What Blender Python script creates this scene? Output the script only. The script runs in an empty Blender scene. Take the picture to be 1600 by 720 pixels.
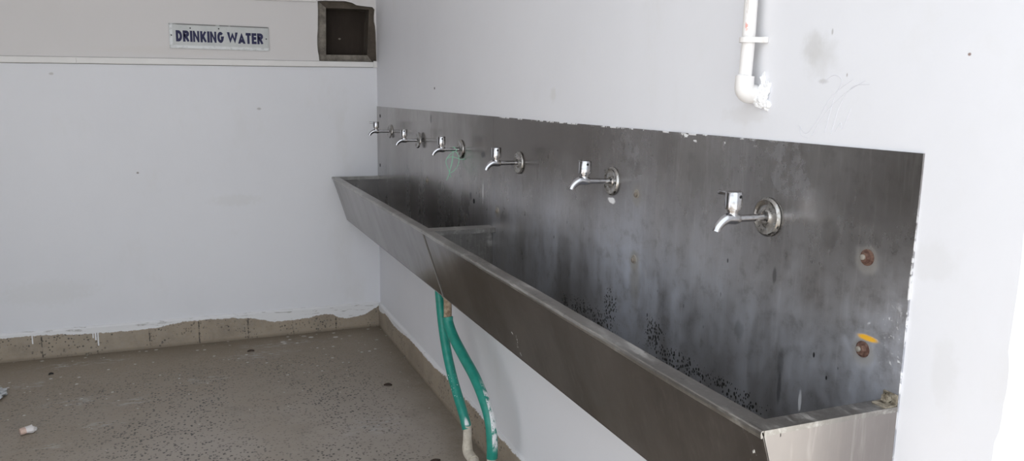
import bpy, bmesh, math, random
from mathutils import Vector, Matrix, noise as mnoise
random.seed(7)
SC = bpy.context.scene
COL = SC.collection
PI = math.pi

# ------------------------------------------------------------------ materials
class G:
    """small wrapper round a material node tree"""
    def __init__(self, name):
        self.m = bpy.data.materials.new(name); self.m.use_nodes = True
        self.t = self.m.node_tree; self.t.nodes.clear()
        self.out = self.t.nodes.new('ShaderNodeOutputMaterial')
        self.b = self.t.nodes.new('ShaderNodeBsdfPrincipled')
        self.t.links.new(self.b.outputs[0], self.out.inputs[0])
        self._pos = None
    def n(self, typ, **kw):
        x = self.t.nodes.new(typ)
        for k, v in kw.items(): setattr(x, k, v)
        return x
    def put(self, sock, v):
        if isinstance(v, bpy.types.NodeSocket): self.t.links.new(v, sock)
        elif v is not None:
            if sock.type == 'RGBA' and len(v) == 3: v = (*v, 1)
            sock.default_value = v
    def set(self, **kw):
        names = dict(color='Base Color', metal='Metallic', rough='Roughness', normal='Normal', alpha='Alpha', spec='Specular IOR Level',
                     trans='Transmission Weight', aniso='Anisotropic', coat='Coat Weight')
        for k, v in kw.items(): self.put(self.b.inputs[names[k]], v)
        return self.m
    def pos(self):
        if self._pos is None: self._pos = self.n('ShaderNodeNewGeometry').outputs['Position']
        return self._pos
    def obj(self): return self.n('ShaderNodeTexCoord').outputs['Object']
    def xyz(self, v=None):
        s = self.n('ShaderNodeSeparateXYZ'); self.put(s.inputs[0], v or self.pos()); return s.outputs
    def vm(self, op, a, b=None):
        x = self.n('ShaderNodeVectorMath', operation=op); self.put(x.inputs[0], a)
        if b is not None: self.put(x.inputs[1], b)
        return x.outputs['Value'] if op in ('LENGTH', 'DOT_PRODUCT', 'DISTANCE') else x.outputs[0]
    def math(self, op, a, b=None, c=None, clamp=False):
        x = self.n('ShaderNodeMath', operation=op, use_clamp=clamp); self.put(x.inputs[0], a)
        if b is not None: self.put(x.inputs[1], b)
        if c is not None: self.put(x.inputs[2], c)
        return x.outputs[0]
    def rng(self, v, a, b, c=0.0, d=1.0, smooth=True):
        x = self.n('ShaderNodeMapRange', interpolation_type='SMOOTHSTEP' if smooth else 'LINEAR')
        self.put(x.inputs[0], v)
        for i, q in enumerate((a, b, c, d)): self.put(x.inputs[1+i], q)
        return x.outputs[0]
    def noise(self, scale=5.0, detail=4.0, rough=.55, stretch=(1, 1, 1), v=None, off=(0, 0, 0), dist=0.0):
        m = self.n('ShaderNodeMapping'); self.put(m.inputs[0], v or self.pos())
        m.inputs['Scale'].default_value = stretch; m.inputs['Location'].default_value = off
        x = self.n('ShaderNodeTexNoise'); self.put(x.inputs['Vector'], m.outputs[0])
        x.inputs['Scale'].default_value = scale; x.inputs['Detail'].default_value = detail; x.inputs['Roughness'].default_value = rough
        x.inputs['Distortion'].default_value = dist
        return x.outputs['Fac']
    def voro(self, scale=50.0, stretch=(1, 1, 1), v=None, rnd=1.0):
        m = self.n('ShaderNodeMapping'); self.put(m.inputs[0], v or self.pos()); m.inputs['Scale'].default_value = stretch
        x = self.n('ShaderNodeTexVoronoi'); self.put(x.inputs['Vector'], m.outputs[0])
        x.inputs['Scale'].default_value = scale; x.inputs['Randomness'].default_value = rnd
        return x.outputs['Distance'], x.outputs['Color']
    def mix(self, f, a, b):
        x = self.n('ShaderNodeMix', data_type='RGBA'); self.put(x.inputs[0], f); self.put(x.inputs[6], a); self.put(x.inputs[7], b)
        return x.outputs[2]
    def mixf(self, f, a, b):
        x = self.n('ShaderNodeMix', data_type='FLOAT'); self.put(x.inputs[0], f); self.put(x.inputs[2], a); self.put(x.inputs[3], b)
        return x.outputs[0]
    def bump(self, h, strength=.3, dist=.002, normal=None):
        x = self.n('ShaderNodeBump'); x.inputs['Strength'].default_value = strength; x.inputs['Distance'].default_value = dist
        self.put(x.inputs['Height'], h)
        if normal is not None: self.put(x.inputs['Normal'], normal)
        return x.outputs[0]
    def spot(self, c, r, edge=.4, wob=.0, wscale=60.0):
        """0..1 mask of an ellipsoid patch at world position c"""
        d = self.vm('SUBTRACT', self.pos(), c)
        d = self.vm('DIVIDE', d, r); l = self.vm('LENGTH', d)
        if wob: l = self.math('ADD', l, self.math('MULTIPLY', self.math('SUBTRACT', self.noise(wscale, 3), .5), wob*2))
        return self.rng(l, 1+edge, max(0.0, 1-edge))
    def curve(self, v, pts):
        """piecewise linear v -> value through Map Range chain (pts sorted)"""
        lo, hi = pts[0][0], pts[-1][0]; ys = [p[1] for p in pts]; y0, y1 = min(ys), max(ys)
        f = self.rng(v, lo, hi, 0, 1, False)
        c = self.n('ShaderNodeFloatCurve'); cu = c.mapping.curves[0]
        q = [((x-lo)/(hi-lo), (y-y0)/(y1-y0)) for x, y in pts]
        cu.points[0].location = q[0]; cu.points[1].location = q[-1]
        for p in q[1:-1]: cu.points.new(*p)
        c.mapping.update(); self.put(c.inputs['Value'], f)
        return self.math('MULTIPLY_ADD', c.outputs[0], y1-y0, y0)

def flat(name, col, rough=.5, metal=0.0, var=.08, scale=30, bump=.0):
    g = G(name); n = g.noise(scale, 4, v=g.obj())
    a = tuple(c*(1-var*2) for c in col); b = tuple(min(1, c*(1+var*2)) for c in col)
    g.set(color=g.mix(n, a, b), rough=rough, metal=metal)
    if bump: g.set(normal=g.bump(n, bump, .002))
    return g.m

WHITE = (.79, .795, .83)
def wall_mat(name, marks=(), warm=None):
    g = G(name)
    n1 = g.noise(1.3, 5, .6); n2 = g.noise(9, 4, .6, off=(3, 1, 2)); n3 = g.noise(3.2, 6, .65, stretch=(1, 1, .45), off=(7, 2, 5))
    c = g.mix(g.rng(n1, .35, .7), WHITE, (.765, .77, .805))
    c = g.mix(g.math('MULTIPLY', g.rng(n3, .56, .75), .35), c, (.70, .69, .68))
    c = g.mix(g.math('MULTIPLY', g.rng(n2, .6, .8), .2), c, (.72, .715, .71))
    if warm is not None:          # the band above the trunking is coloured warmer and darker
        z = g.xyz()[2]; c = g.mix(g.math('MULTIPLY', g.rng(z, warm, warm+.01), .8), c, (.67, .64, .625))
    for p, r, colr, k, wob in marks:
        c = g.mix(g.math('MULTIPLY', g.spot(p, r, .85 if wob >= .9 else .45, wob, 45), k), c, colr)
    fine = g.noise(160, 3); big = g.noise(14, 4, off=(5, 5, 5))
    nb = g.bump(fine, .12, .001); nb = g.bump(big, .18, .004, nb)
    return g.set(color=c, rough=.55, normal=nb)

M = {}
M['paint_back'] = wall_mat('wall_paint_back', [
    ((-1.286, 0, .964), (.006, .1, .005), (.25, .23, .22), .9, .3), ((-.659, 0, 1.302), (.012, .1, .006), (.4, .39, .38), .7, .6),
    ((-1.648, 0, 1.47), (.01, .1, .006), (.5, .48, .46), .7, .5), ((-.8, 0, .80), (.12, .1, .03), (.69, .685, .68), .35, .8),
    ((-1.1, 0, 1.60), (.30, .1, .02), (.67, .64, .61), .35, .7), ((-1.75, 0, .35), (.2, .1, .06), (.72, .72, .73), .5, .8)], warm=1.54)
M['paint_right'] = wall_mat('wall_paint_right', [
    ((0, -1.154, 1.422), (.1, .008, .005), (.05, .05, .05), 1, .3), ((0, -3.784, 1.465), (.1, .0026, .0022), (.3, .22, .2), 1, .3),
    ((0, -3.497, 1.472), (.1, .030, .028), (.60, .595, .59), .5, .9), ((0, -3.475, 1.492), (.1, .02, .022), (.55, .54, .53), .5, .9),
    ((0, -3.519, 1.513), (.1, .002, .005), (.45, .44, .44), .8, .5), ((0, -3.505, 1.43), (.1, .012, .004), (.5, .49, .49), .6, .7),
    ((0, -3.56, 1.44), (.1, .0015, .003), (.4, .35, .34), .8, .3), ((0, -3.60, 1.60), (.1, .05, .03), (.70, .70, .70), .4, .8),
    ((0, -3.76, 1.16), (.1, .04, .03), (.70, .70, .71), .4, .8), ((0, -3.80, 1.0), (.1, .02, .05), (.70, .70, .71), .4, .8),
    ((0, -2.4, 1.40), (.1, .02, .02), (.68, .67, .66), .5, .8), ((0, -3.3, 1.365), (.1, .06, .015), (.68, .67, .67), .4, .8)])
M['paint_other'] = wall_mat('wall_paint_plain')
M['paint_added_passage'] = flat('greyish_added_passage_paint', (.42, .41, .39), .7, 0, .04, 4)  # for the added side passage, dark to cut bounce onto the back wall
M['white_plastic'] = flat('white_trunking_paint', (.79, .775, .76), .45, 0, .03, 12)

def steel(name, kind):
    g = G(name); P = g.pos(); x, y, z = g.xyz()
    st = (1, 1, .12) if kind != 'front' else (.5, 1, .25)
    a = g.noise(2.2, 6, .6, off=(1, 4, 2)); b = g.noise(7, 6, .65, stretch=st, off=(3, 0, 1)); s = g.noise(90, 3, .6, stretch=(1, 1, .10))
    sp = g.noise(150, 5, .75); blotch = g.noise(28, 6, .72, off=(2, 9, 4))
    if kind == 'back':
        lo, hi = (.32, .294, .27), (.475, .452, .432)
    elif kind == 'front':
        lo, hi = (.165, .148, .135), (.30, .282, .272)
    elif kind == 'rim':
        lo, hi = (.27, .255, .235), (.48, .465, .44)
    else:
        lo, hi = (.30, .275, .262), (.41, .385, .368)
    c = g.mix(g.rng(a, .3, .7), lo, hi)
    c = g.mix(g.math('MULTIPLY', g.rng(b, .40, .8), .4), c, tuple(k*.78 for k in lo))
    c = g.mix(g.math('MULTIPLY', g.rng(s, .5, .8), .35), c, tuple(min(1, k*1.35) for k in hi))
    rough = g.mixf(b, .13, .30); met = 1.0
    h = g.math('ADD', g.math('MULTIPLY', s, .6), g.math('MULTIPLY', blotch, .4))
    if kind == 'back':
        # chalky bluish water residue: heaviest below and between the near taps
        low = g.rng(z, 1.27, .95); near = g.rng(y, -1.2, -2.9)
        m = g.math('MULTIPLY', g.math('MULTIPLY_ADD', low, .75, .25), g.math('MULTIPLY_ADD', near, .75, .25))
        v = g.noise(3.6, 6, .65, stretch=(1, 1, .3), off=(6, 2, 8))
        m1 = g.math('MULTIPLY', m, g.rng(v, .32, .68, .38, 1))
        m1 = g.math('MULTIPLY', m1, g.rng(blotch, .2, .75, .62, 1))
        for cc, rr, k in (((0, -2.80, 1.02), (.1, .13, .16), .55), ((0, -3.30, 1.02), (.1, .22, .13), .4), ((0, -2.15, 1.03), (.1, .10, .16), .35), ((0, -2.88, 1.26), (.1, .08, .06), .5), ((0, -3.44, 1.27), (.1, .09, .07), .35)):
            m1 = g.math('MAXIMUM', m1, g.math('MULTIPLY', g.math('MULTIPLY', g.spot(cc, rr, .9, .4, 12), g.rng(blotch, .25, .7)), k))
        c = g.mix(g.math('MULTIPLY', m1, .75), c, (.57, .615, .72))
        film = g.math('MULTIPLY', g.spot((0, -2.2, 1.27), (.1, .75, .16), .7, .6, 4), .92); c = g.mix(film, c, (.145, .128, .113))
        met = g.math('SUBTRACT', 1.0, g.math('MULTIPLY', m1, .55)); rough = g.math('ADD', rough, g.math('MULTIPLY', m1, .30))
        c = g.mix(g.math('MULTIPLY', g.rng(sp, .56, .74), g.math('MULTIPLY_ADD', m, .6, .06)), c, (.55, .56, .58))
        c = g.mix(g.math('MULTIPLY', g.rng(blotch, .50, .30), g.math('MULTIPLY_ADD', near, .10, .10)), c, (.13, .125, .12))
        # dark mould specks along the inside above the basin
        d, cl = g.voro(150, (1, 1, .7)); d2, c2 = g.voro(38, (1, 1, .5))
        mm = None
        for cc, rr in (((0, -2.66, .775), (.1, .20, .05)), ((0, -3.13, .79), (.1, .16, .035)), ((0, -3.02, .83), (.1, .05, .05)), ((0, -3.33, .79), (.1, .1, .025)), ((0, -2.80, .84), (.1, .04, .06))):
            q = g.spot(cc, rr, .55, .5, 20); mm = q if mm is None else g.math('MAXIMUM', mm, q)
        vr = g.n('ShaderNodeSeparateColor'); g.put(vr.inputs[0], cl)
        thr = g.math('MULTIPLY', mm, g.rng(vr.outputs[0], .15, .85, .05, .62))
        speck = g.math('MULTIPLY', g.rng(g.math('SUBTRACT', d, thr), .02, -.04), g.rng(mm, .15, .4))
        c = g.mix(speck, c, (.022, .022, .02)); met = g.math('MULTIPLY', met, g.math('SUBTRACT', 1.0, speck))
        few = g.math('MULTIPLY', g.rng(d2, .12, .07), g.rng(g.math('ABSOLUTE', g.math('SUBTRACT', z, .95)), .25, .05))
        few = g.math('MULTIPLY', few, g.rng(g.noise(5, 3), .52, .62))
        c = g.mix(few, c, (.05, .05, .05))
        for cc, rr, k in (((0, -3.423, 1.065), (.1, .005, .014), .45), ((0, -3.457, .90), (.1, .008, .030), .35), ((0, -3.458, .85), (.1, .005, .028), .5), ((0, -3.33, .93), (.1, .013, .018), .3), ((0, -1.11, 1.285), (.1, .012, .02), .7), ((0, -1.80, 1.175), (.1, .022, .012), .8), ((0, -1.66, 1.0), (.1, .01, .016), .7)):
            c = g.mix(g.math('MULTIPLY', g.spot(cc, rr, .4, .5, 60), k), c, (.05, .05, .05))
        # pale halos round the bolts
        for cc in ((0, -3.641, 1.143), (0, -3.649, .988), (0, -2.911, 1.16), (0, -2.911, .994), (0, -1.956, .983), (0, -1.047, .997)):
            k = g.spot((cc[0], cc[1], cc[2]-.004), (.1, .022, .024), .35, .35, 40)
            c = g.mix(g.math('MULTIPLY', k, .6), c, (.30, .28, .25)); met = g.math('MULTIPLY', met, g.math('SUBTRACT', 1.0, g.math('MULTIPLY', k, .4)))
        k = g.spot((0, -2.92, .94), (.1, .022, .06), .5, .4, 20); c = g.mix(g.math('MULTIPLY', k, .6), c, (.38, .36, .33))
        # white wall paint slopped over the upper edge and near edge
        e = g.noise(26, 4, .7, stretch=(1, .55, 1.2)); e2 = g.noise(6, 3, off=(9, 1, 1))
        e3 = g.noise(30, 5, .75, stretch=(1, .45, .5), off=(2, 0, 7))
        top = g.math('MULTIPLY', g.rng(g.math('SUBTRACT', 1.3205, z), .0042, .0020), g.rng(e3, .52, .56)); top = g.math('MULTIPLY', top, g.rng(y, -1.6, -2.1)); top = g.math('MULTIPLY', top, g.rng(y, -3.45, -3.25))
        drop = g.math('MULTIPLY', g.spot((0, -3.2, 1.313), (.1, .16, .010), .3, 0), g.rng(g.noise(70, 2, stretch=(1, .6, 1)), .62, .65))
        end = g.math('MULTIPLY', g.rng(g.math('ADD', y, 3.728), g.math('MULTIPLY_ADD', e2, .011, -.0040), g.math('MULTIPLY_ADD', e2, .008, -.0040)), g.rng(z, 1.33, 1.05, .5, 1))
        end = g.math('MULTIPLY', end, g.rng(e, .44, .5))
        scr = g.math('MULTIPLY', g.spot((0, -3.70, 1.02), (.1, .05, .05), .5), g.rng(g.noise(48, 5, .75, dist=1.5), .585, .63))
        gob = g.spot((0, -2.786, 1.128), (.1, .019, .008), .25, .5, 90)
        gob2 = g.math('MAXIMUM', g.spot((0, -3.515, .845), (.1, .004, .020), .3, .4), g.spot((0, -1.80, 1.03), (.1, .006, .04), .5, .8))
        w = g.math('MAXIMUM', g.math('MAXIMUM', top, end), g.math('MAXIMUM', g.math('MAXIMUM', drop, gob), g.math('MAXIMUM', g.math('MULTIPLY', scr, .7), g.math('MULTIPLY', gob2, .6))))
        c = g.mix(w, c, (.80, .80, .81)); met = g.math('MULTIPLY', met, g.math('SUBTRACT', 1.0, w)); rough = g.math('ADD', rough, g.math('MULTIPLY', w, .3))
        # orange-yellow paint dab
        yl = g.spot((0, -3.655, 1.009), (.1, .021, .005), .35, .45, 50)
        c = g.mix(yl, c, (.75, .40, .03)); met = g.math('MULTIPLY', met, g.math('SUBTRACT', 1.0, yl))
        # tide mark down both sides of the sheet joint
        jt = g.math('MULTIPLY', g.rng(g.math('ABSOLUTE', g.math('ADD', y, 1.80)), .010, .002), g.rng(g.noise(18, 4, stretch=(1, 1, .3)), .5, .62))
        c = g.mix(g.math('MULTIPLY', jt, .5), c, (.45, .45, .45))
    if kind == 'front':
        lime = g.noise(75, 5, .75, stretch=(.6, 1, .13), off=(1, 3, 8), v=None)
        k = g.math('MULTIPLY', g.rng(lime, .60, .74), g.rng(g.noise(2.4, 3, off=(4, 4, 4)), .42, .62))
        c = g.mix(g.math('MULTIPLY', k, .55), c, (.56, .51, .47)); met = g.math('SUBTRACT', 1.0, g.math('MULTIPLY', k, .4))
        wp = g.math('MULTIPLY', g.spot((-.22, -2.64, .72), (.2, .025, .05), .5), g.rng(g.noise(90, 3), .62, .66))
        wp = g.math('MAXIMUM', wp, g.math('MULTIPLY', g.spot((-.25, -3.69, .82), (.2, .030, .12), .5), g.rng(g.noise(110, 4, stretch=(1, 1, .35)), .63, .68)))
        c = g.mix(wp, c, (.75, .74, .72)); met = g.math('MULTIPLY', met, g.math('SUBTRACT', 1.0, wp))
    if kind == 'rim':
        k = g.rng(g.noise(22, 6, .75, stretch=(1, .35, 1)), .5, .72)
        c = g.mix(g.math('MULTIPLY', k, .7), c, (.62, .60, .57)); met = g.math('SUBTRACT', 1.0, g.math('MULTIPLY', k, .55)); rough = g.math('ADD', rough, .12)
        k2 = g.rng(g.noise(40, 5, .7, off=(3, 3, 3)), .6, .75); c = g.mix(g.math('MULTIPLY', k2, .6), c, (.10, .095, .085))
    if kind == 'end':
        rough = g.math('ADD', rough, .12)
        k = g.rng(g.noise(16, 5, .6, stretch=(1, 1, .12), off=(5, 5, 5)), .52, .68)
        c = g.mix(g.math('MULTIPLY', k, .45), c, (.36, .32, .30))
    nb = g.bump(h, .10, .001); nb = g.bump(g.noise(3.0, 2), .25, .012, nb)
    return g.set(color=c, metal=met, rough=rough, normal=nb)
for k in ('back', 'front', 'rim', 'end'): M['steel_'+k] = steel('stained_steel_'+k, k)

def chrome():
    g = G('dull_chrome'); n = g.noise(60, 4, .6, v=g.obj()); n2 = g.noise(220, 3, v=g.obj())
    g.set(color=g.mix(g.rng(n, .5, .75), (.52, .52, .54), (.34, .335, .335)), metal=1.0, rough=g.mixf(n, .09, .26), normal=g.bump(n2, .05, .0005)); return g.m
M['chrome'] = chrome()
def flange_m():
    g = G('limescaled_chrome'); n = g.noise(50, 5, .7); n2 = g.noise(140, 4)
    k = g.rng(n, .42, .66)
    g.set(color=g.mix(k, (.44, .43, .415), (.29, .27, .245)), metal=g.mixf(k, 1.0, .5), rough=g.mixf(k, .18, .5), normal=g.bump(n2, .2, .001)); return g.m
M['flange'] = flange_m()
M['black'] = flat('dark_hole', (.012, .012, .012), .7)
def rust():
    g = G('rusty_iron'); n = g.noise(120, 5, .7)
    g.set(color=g.mix(g.rng(n, .35, .65), (.070, .030, .021), (.15, .088, .065)), rough=.85, normal=g.bump(n, .5, .001)); return g.m
M['rust'] = rust(); M['dirtplug'] = flat('dirty_bolt', (.20, .17, .14), .8, .2, .25, 150, .4); M['washer'] = flat('dull_washer', (.36, .33, .29), .5, .5, .15, 90, .3)

def terrazzo(name, edge_axis=None):
    g = G(name); x, y, z = g.xyz()
    big = g.noise(1.6, 6, .62); mid = g.noise(7, 5, .65, off=(2, 2, 2)); fn = g.noise(120, 4, .7); md2 = g.noise(28, 5, .7, off=(4, 7, 1))
    if edge_axis is None:
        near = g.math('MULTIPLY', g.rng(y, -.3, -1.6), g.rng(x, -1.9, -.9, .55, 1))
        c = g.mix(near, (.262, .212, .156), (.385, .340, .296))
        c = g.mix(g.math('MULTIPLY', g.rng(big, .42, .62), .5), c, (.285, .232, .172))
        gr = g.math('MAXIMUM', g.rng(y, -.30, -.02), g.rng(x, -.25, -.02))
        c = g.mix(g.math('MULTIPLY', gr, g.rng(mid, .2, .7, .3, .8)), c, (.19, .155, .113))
    else:
        c = g.mix(g.rng(mid, .35, .65), (.36, .295, .222), (.30, .245, .185))
        c = g.mix(g.math('MULTIPLY', g.rng(big, .4, .65), .5), c, (.39, .335, .262))
    c = g.mix(g.math('MULTIPLY', g.rng(mid, .48, .75), .4), c, (.215, .183, .145))
    c = g.mix(g.math('MULTIPLY', g.rng(md2, .5, .72), .30), c, (.33, .30, .265))
    c = g.mix(g.math('MULTIPLY', g.rng(fn, .45, .7), .35), c, (.36, .33, .295))
    d, cl = g.voro(78.0); r = g.n('ShaderNodeSeparateColor'); g.put(r.inputs[0], cl)
    thr = g.math('MULTIPLY_ADD', r.outputs[0], .30, .15)
    chip = g.math('MULTIPLY', g.rng(g.math('SUBTRACT', d, thr), .05, -.05), g.rng(r.outputs[1], .16, .2))
    wear = g.rng(g.noise(2.2, 4, off=(8, 1, 3)), .36, .54, .35, 1)
    if edge_axis is None:
        wear = g.math('MULTIPLY', wear, g.rng(y, -.12, -.75, .15, 1.0))
        wear = g.math('MULTIPLY', wear, g.rng(x, -.05, -.40, .12, 1.0))
        wear = g.math('MULTIPLY', wear, g.rng(x, -2.2, -1.2, .45, 1.0))
    else: wear = g.math('MULTIPLY', g.rng(g.noise(6, 3, off=(1, 8, 3)), .42, .6), .8)
    c = g.mix(g.math('MULTIPLY', chip, g.math('MULTIPLY', wear, .92)), c, (.030, .027, .027))
    lt = g.math('MULTIPLY', g.rng(d, .28, .18), g.rng(r.outputs[2], .84, .88)); c = g.mix(g.math('MULTIPLY', g.math('MULTIPLY', lt, wear), .5), c, (.42, .39, .35))
    if edge_axis is None:
        # dried paint splashes
        dd, cc = g.voro(24, (1, 1.0, 1)); rr = g.n('ShaderNodeSeparateColor'); g.put(rr.inputs[0], cc)
        zone = g.math('MAXIMUM', g.spot((-.55, -.13, 0), (.36, .10, .3), .6, .5, 6), g.rng(y, -1.5, -.1, .15, .45))
        th = g.math('MULTIPLY', g.math('MULTIPLY', rr.outputs[0], zone), .52)
        fl = g.math('MULTIPLY', g.rng(g.math('SUBTRACT', g.math('ADD', dd, g.math('MULTIPLY', g.math('SUBTRACT', fn, .5), .3)), th), .02, -.03), g.rng(rr.outputs[1], .42, .47))
        c = g.mix(g.math('MULTIPLY', fl, .85), c, (.62, .61, .59))
        sm = None
        for p, q in (((-1.60, -1.20, 0), (.06, .025, .3)), ((-1.45, -1.04, 0), (.09, .04, .3)), ((-1.30, -.80, 0), (.10, .04, .3)), ((-.6, -.17, 0), (.2, .05, .3)), ((-1.78, -.42, 0), (.06, .05, .3)), ((-1.55, -.72, 0), (.12, .05, .3)), ((-.35, -1.45, 0), (.12, .09, .3)), ((-.75, -.32, 0), (.16, .06, .3)), ((-1.0, -.62, 0), (.10, .04, .3)), ((-1.62, -.16, 0), (.2, .04, .3))):
            k = g.spot(p, q, .5, 1.0, 9); sm = k if sm is None else g.math('MAXIMUM', sm, k)
        sm = g.math('MULTIPLY', sm, g.rng(g.noise(30, 5, .75, stretch=(.6, 1.4, 1)), .48, .62)); c = g.mix(g.math('MULTIPLY', sm, .6), c, (.46, .45, .44))
    return g, c, fn
g, c, fn = terrazzo('terrazzo_floor'); M['floor'] = g.set(color=c, rough=g.mixf(g.noise(4, 3), .42, .62), normal=g.bump(fn, .15, .001))

def skirting(name, axis):
    g, c, fn = terrazzo(name, axis); x, y, z = g.xyz()
    if axis == 'x':
        ed = g.curve(x, [(-2.3, .122), (-1.975, .130), (-1.79, .128), (-1.539, .113), (-1.287, .112), (-1.062, .134), (-.878, .131), (-.685, .104), (-.586, .086), (-.467, .088), (-.322, .103), (-.218, .070), (-.122, .078), (-.059, .104), (-.02, .122), (0, .150)])
        for t in (-1.792, -1.535, -1.28, -1.028, -.767, -.52, -.271):
            c = g.mix(g.math('MULTIPLY', g.rng(g.math('ABSOLUTE', g.math('ADD', x, -t)), .005, .002), g.rng(g.noise(55, 4, .7), .42, .6)), c, (.06, .05, .04))
        along = x
    else:
        ed = g.curve(y, [(-3.9, .135), (-1.6, .138), (-1.333, .138), (-1.1, .126), (-.781, .131), (-.6, .118), (-.367, .109), (-.2, .120), (-.062, .100), (0, .11)])
        along = y
    ed = g.math('ADD', ed, g.math('MULTIPLY', g.math('SUBTRACT', g.noise(38, 6, .75), .5), .030))
    w = g.rng(g.math('SUBTRACT', z, ed), -.001, .002)
    for dx, top, bot, wd in ((-1.553, .115, .088, .003), (-1.541, .115, .076, .004), (-1.53, .115, .044, .0035), (-1.833, .115, .086, .003)) if axis == 'x' else ():
        dr = g.math('MULTIPLY', g.rng(g.math('ABSOLUTE', g.math('ADD', x, -dx)), wd+.001, wd-.001), g.math('MULTIPLY', g.rng(z, bot-.002, bot+.002), 1.0)); w = g.math('MAXIMUM', w, dr)
    lines = g.math('MULTIPLY', g.rng(g.noise(24, 5, .7, stretch=(.35, .35, 2.2), dist=.8), .57, .62), g.rng(g.math('SUBTRACT', z, ed), .0, .02))
    white = g.mix(g.math('MULTIPLY', lines, .5), (.79, .79, .80), (.25, .23, .20))
    c = g.mix(w, c, white)
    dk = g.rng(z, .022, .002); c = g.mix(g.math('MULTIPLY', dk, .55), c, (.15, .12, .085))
    return g.set(color=c, rough=.6, normal=g.bump(fn, .2, .001))
M['skirt_back'] = skirting('terrazzo_skirting_back', 'x'); M['skirt_right'] = skirting('terrazzo_skirting_right', 'y')

def rough_mat(name, lo, hi, scale=14, bump=.6, stretch=(1, 1, 1)):
    g = G(name); n = g.noise(scale, 6, .7, stretch=stretch); f = g.noise(90, 4, .7)
    g.set(color=g.mix(g.rng(n, .3, .7), lo, hi), rough=.9, normal=g.bump(g.math('ADD', n, g.math('MULTIPLY', f, .5)), bump, .006)); return g.m
M['concrete'] = rough_mat('raw_plaster_edge', (.12, .105, .088), (.26, .235, .20), 20)
M['board'] = rough_mat('dark_brown_board', (.026, .018, .013), (.042, .030, .022), 10, .2, (2, 1, .4))
M['reveal'] = rough_mat('brown_reveal', (.06, .047, .036), (.115, .094, .074), 12)
M['ground'] = rough_mat('pale_concrete_ground', (.50, .495, .48), (.58, .575, .56), 3, .2)

def sign_m():
    g = G('sign_plate_paint'); x, y, z = g.xyz(); n = g.noise(14, 5, .7); n2 = g.noise(40, 5, .7)
    c = g.mix(g.rng(n, .35, .7), (.49, .495, .485), (.42, .43, .425))
    low = g.math('MAXIMUM', g.rng(g.math('SUBTRACT', z, 1.630), .005, -.005), g.rng(g.math('ADD', x, 1.078), .004, -.004))
    low = g.math('MULTIPLY', low, g.rng(n2, .32, .52)); c = g.mix(g.math('MULTIPLY', low, .6), c, (.72, .73, .74))
    tp = g.math('MULTIPLY', g.rng(z, 1.733, 1.737), g.rng(g.noise(12, 3), .42, .5)); c = g.mix(g.math('MULTIPLY', tp, .8), c, (.12, .11, .10))
    return g.set(color=c, rough=.38, metal=.15)
M['sign'] = sign_m(); M['navy'] = flat('navy_lettering', (.008, .008, .062), .6, 0, .1)

def pipe_m():
    g = G('painted_pvc_pipe'); x, y, z = g.xyz(); n = g.noise(22, 4, .6); n2 = g.noise(75, 4)
    c = g.mix(g.rng(n, .4, .7), (.82, .80, .785), (.76, .735, .715))
    pk = g.math('MULTIPLY', g.math('MULTIPLY', g.spot((-.05, -3.338, 1.535), (.05, .003, .009), .4), g.rng(n2, .46, .54)), .7)
    c = g.mix(pk, c, (.75, .22, .16))
    gr = g.math('MULTIPLY', g.math('MULTIPLY', g.spot((-.05, -3.336, 1.575), (.05, .003, .05), .4), g.rng(g.noise(60, 4, stretch=(1, 1, .3)), .52, .6)), .5); c = g.mix(gr, c, (.45, .38, .34))
    return g.set(color=c, rough=.4, normal=g.bump(n2, .08, .001))
M['pipe'] = pipe_m(); M['plaster'] = flat('white_plaster_lump', (.84, .84, .85), .75, 0, .03, 60, .8)

def hose_m(name, kind):
    g = G(name); x, y, z = g.xyz(); n = g.noise(40, 4); nr = g.n('ShaderNodeNewGeometry').outputs['Normal']
    c = g.mix(g.rng(n, .3, .7), (.012, .215, .165), (.020, .265, .205))
    if kind == 'B':
        side = g.vm('DOT_PRODUCT', nr, (.80, -.60, 0))
        k = g.math('MULTIPLY', g.rng(side, .25, .45), g.math('MULTIPLY', g.rng(z, .19, .22), g.rng(z, .42, .37)))
        k = g.math('MULTIPLY', k, g.rng(g.noise(45, 5, .7, stretch=(1, 1, .5)), .40, .5))
    else:
        side = g.vm('DOT_PRODUCT', nr, (-.05, -1, 0))
        k = g.math('MULTIPLY', g.rng(side, .80, .90), g.math('MULTIPLY', g.rng(z, .180, .188), g.rng(z, .252, .244)))
        k = g.math('MAXIMUM', k, g.math('MULTIPLY', g.spot((-.13, -1.85, .30), (.08, .08, .05), .5), g.rng(g.noise(130, 3), .66, .7)))
    c = g.mix(k, c, (.78, .79, .80))
    dirt = g.math('MULTIPLY', g.rng(g.noise(18, 5, .7), .55, .75), .35); c = g.mix(dirt, c, (.06, .12, .09))
    return g.set(color=c, rough=.38, normal=g.bump(n, .1, .001))
M['hoseA'] = hose_m('green_rubber_hose_drip', 'A'); M['hoseB'] = hose_m('green_rubber_hose_smeared', 'B')
M['beige'] = rough_mat('dirty_beige_pvc', (.46, .41, .33), (.66, .61, .53), 30, .1)
M['stub'] = rough_mat('brown_stained_pipe', (.16, .10, .06), (.46, .37, .27), 38, .3)
M['thread'] = flat('green_thread', (.30, .58, .42), .7); M['pencil'] = flat('pencil_line', (.66, .66, .71), .8)
M['cup'] = flat('crumpled_paper', (.72, .69, .68), .7, 0, .04, 40, .3); M['pink'] = flat('pink_paper', (.62, .45, .38), .7, 0, .1, 50, .3)
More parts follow.
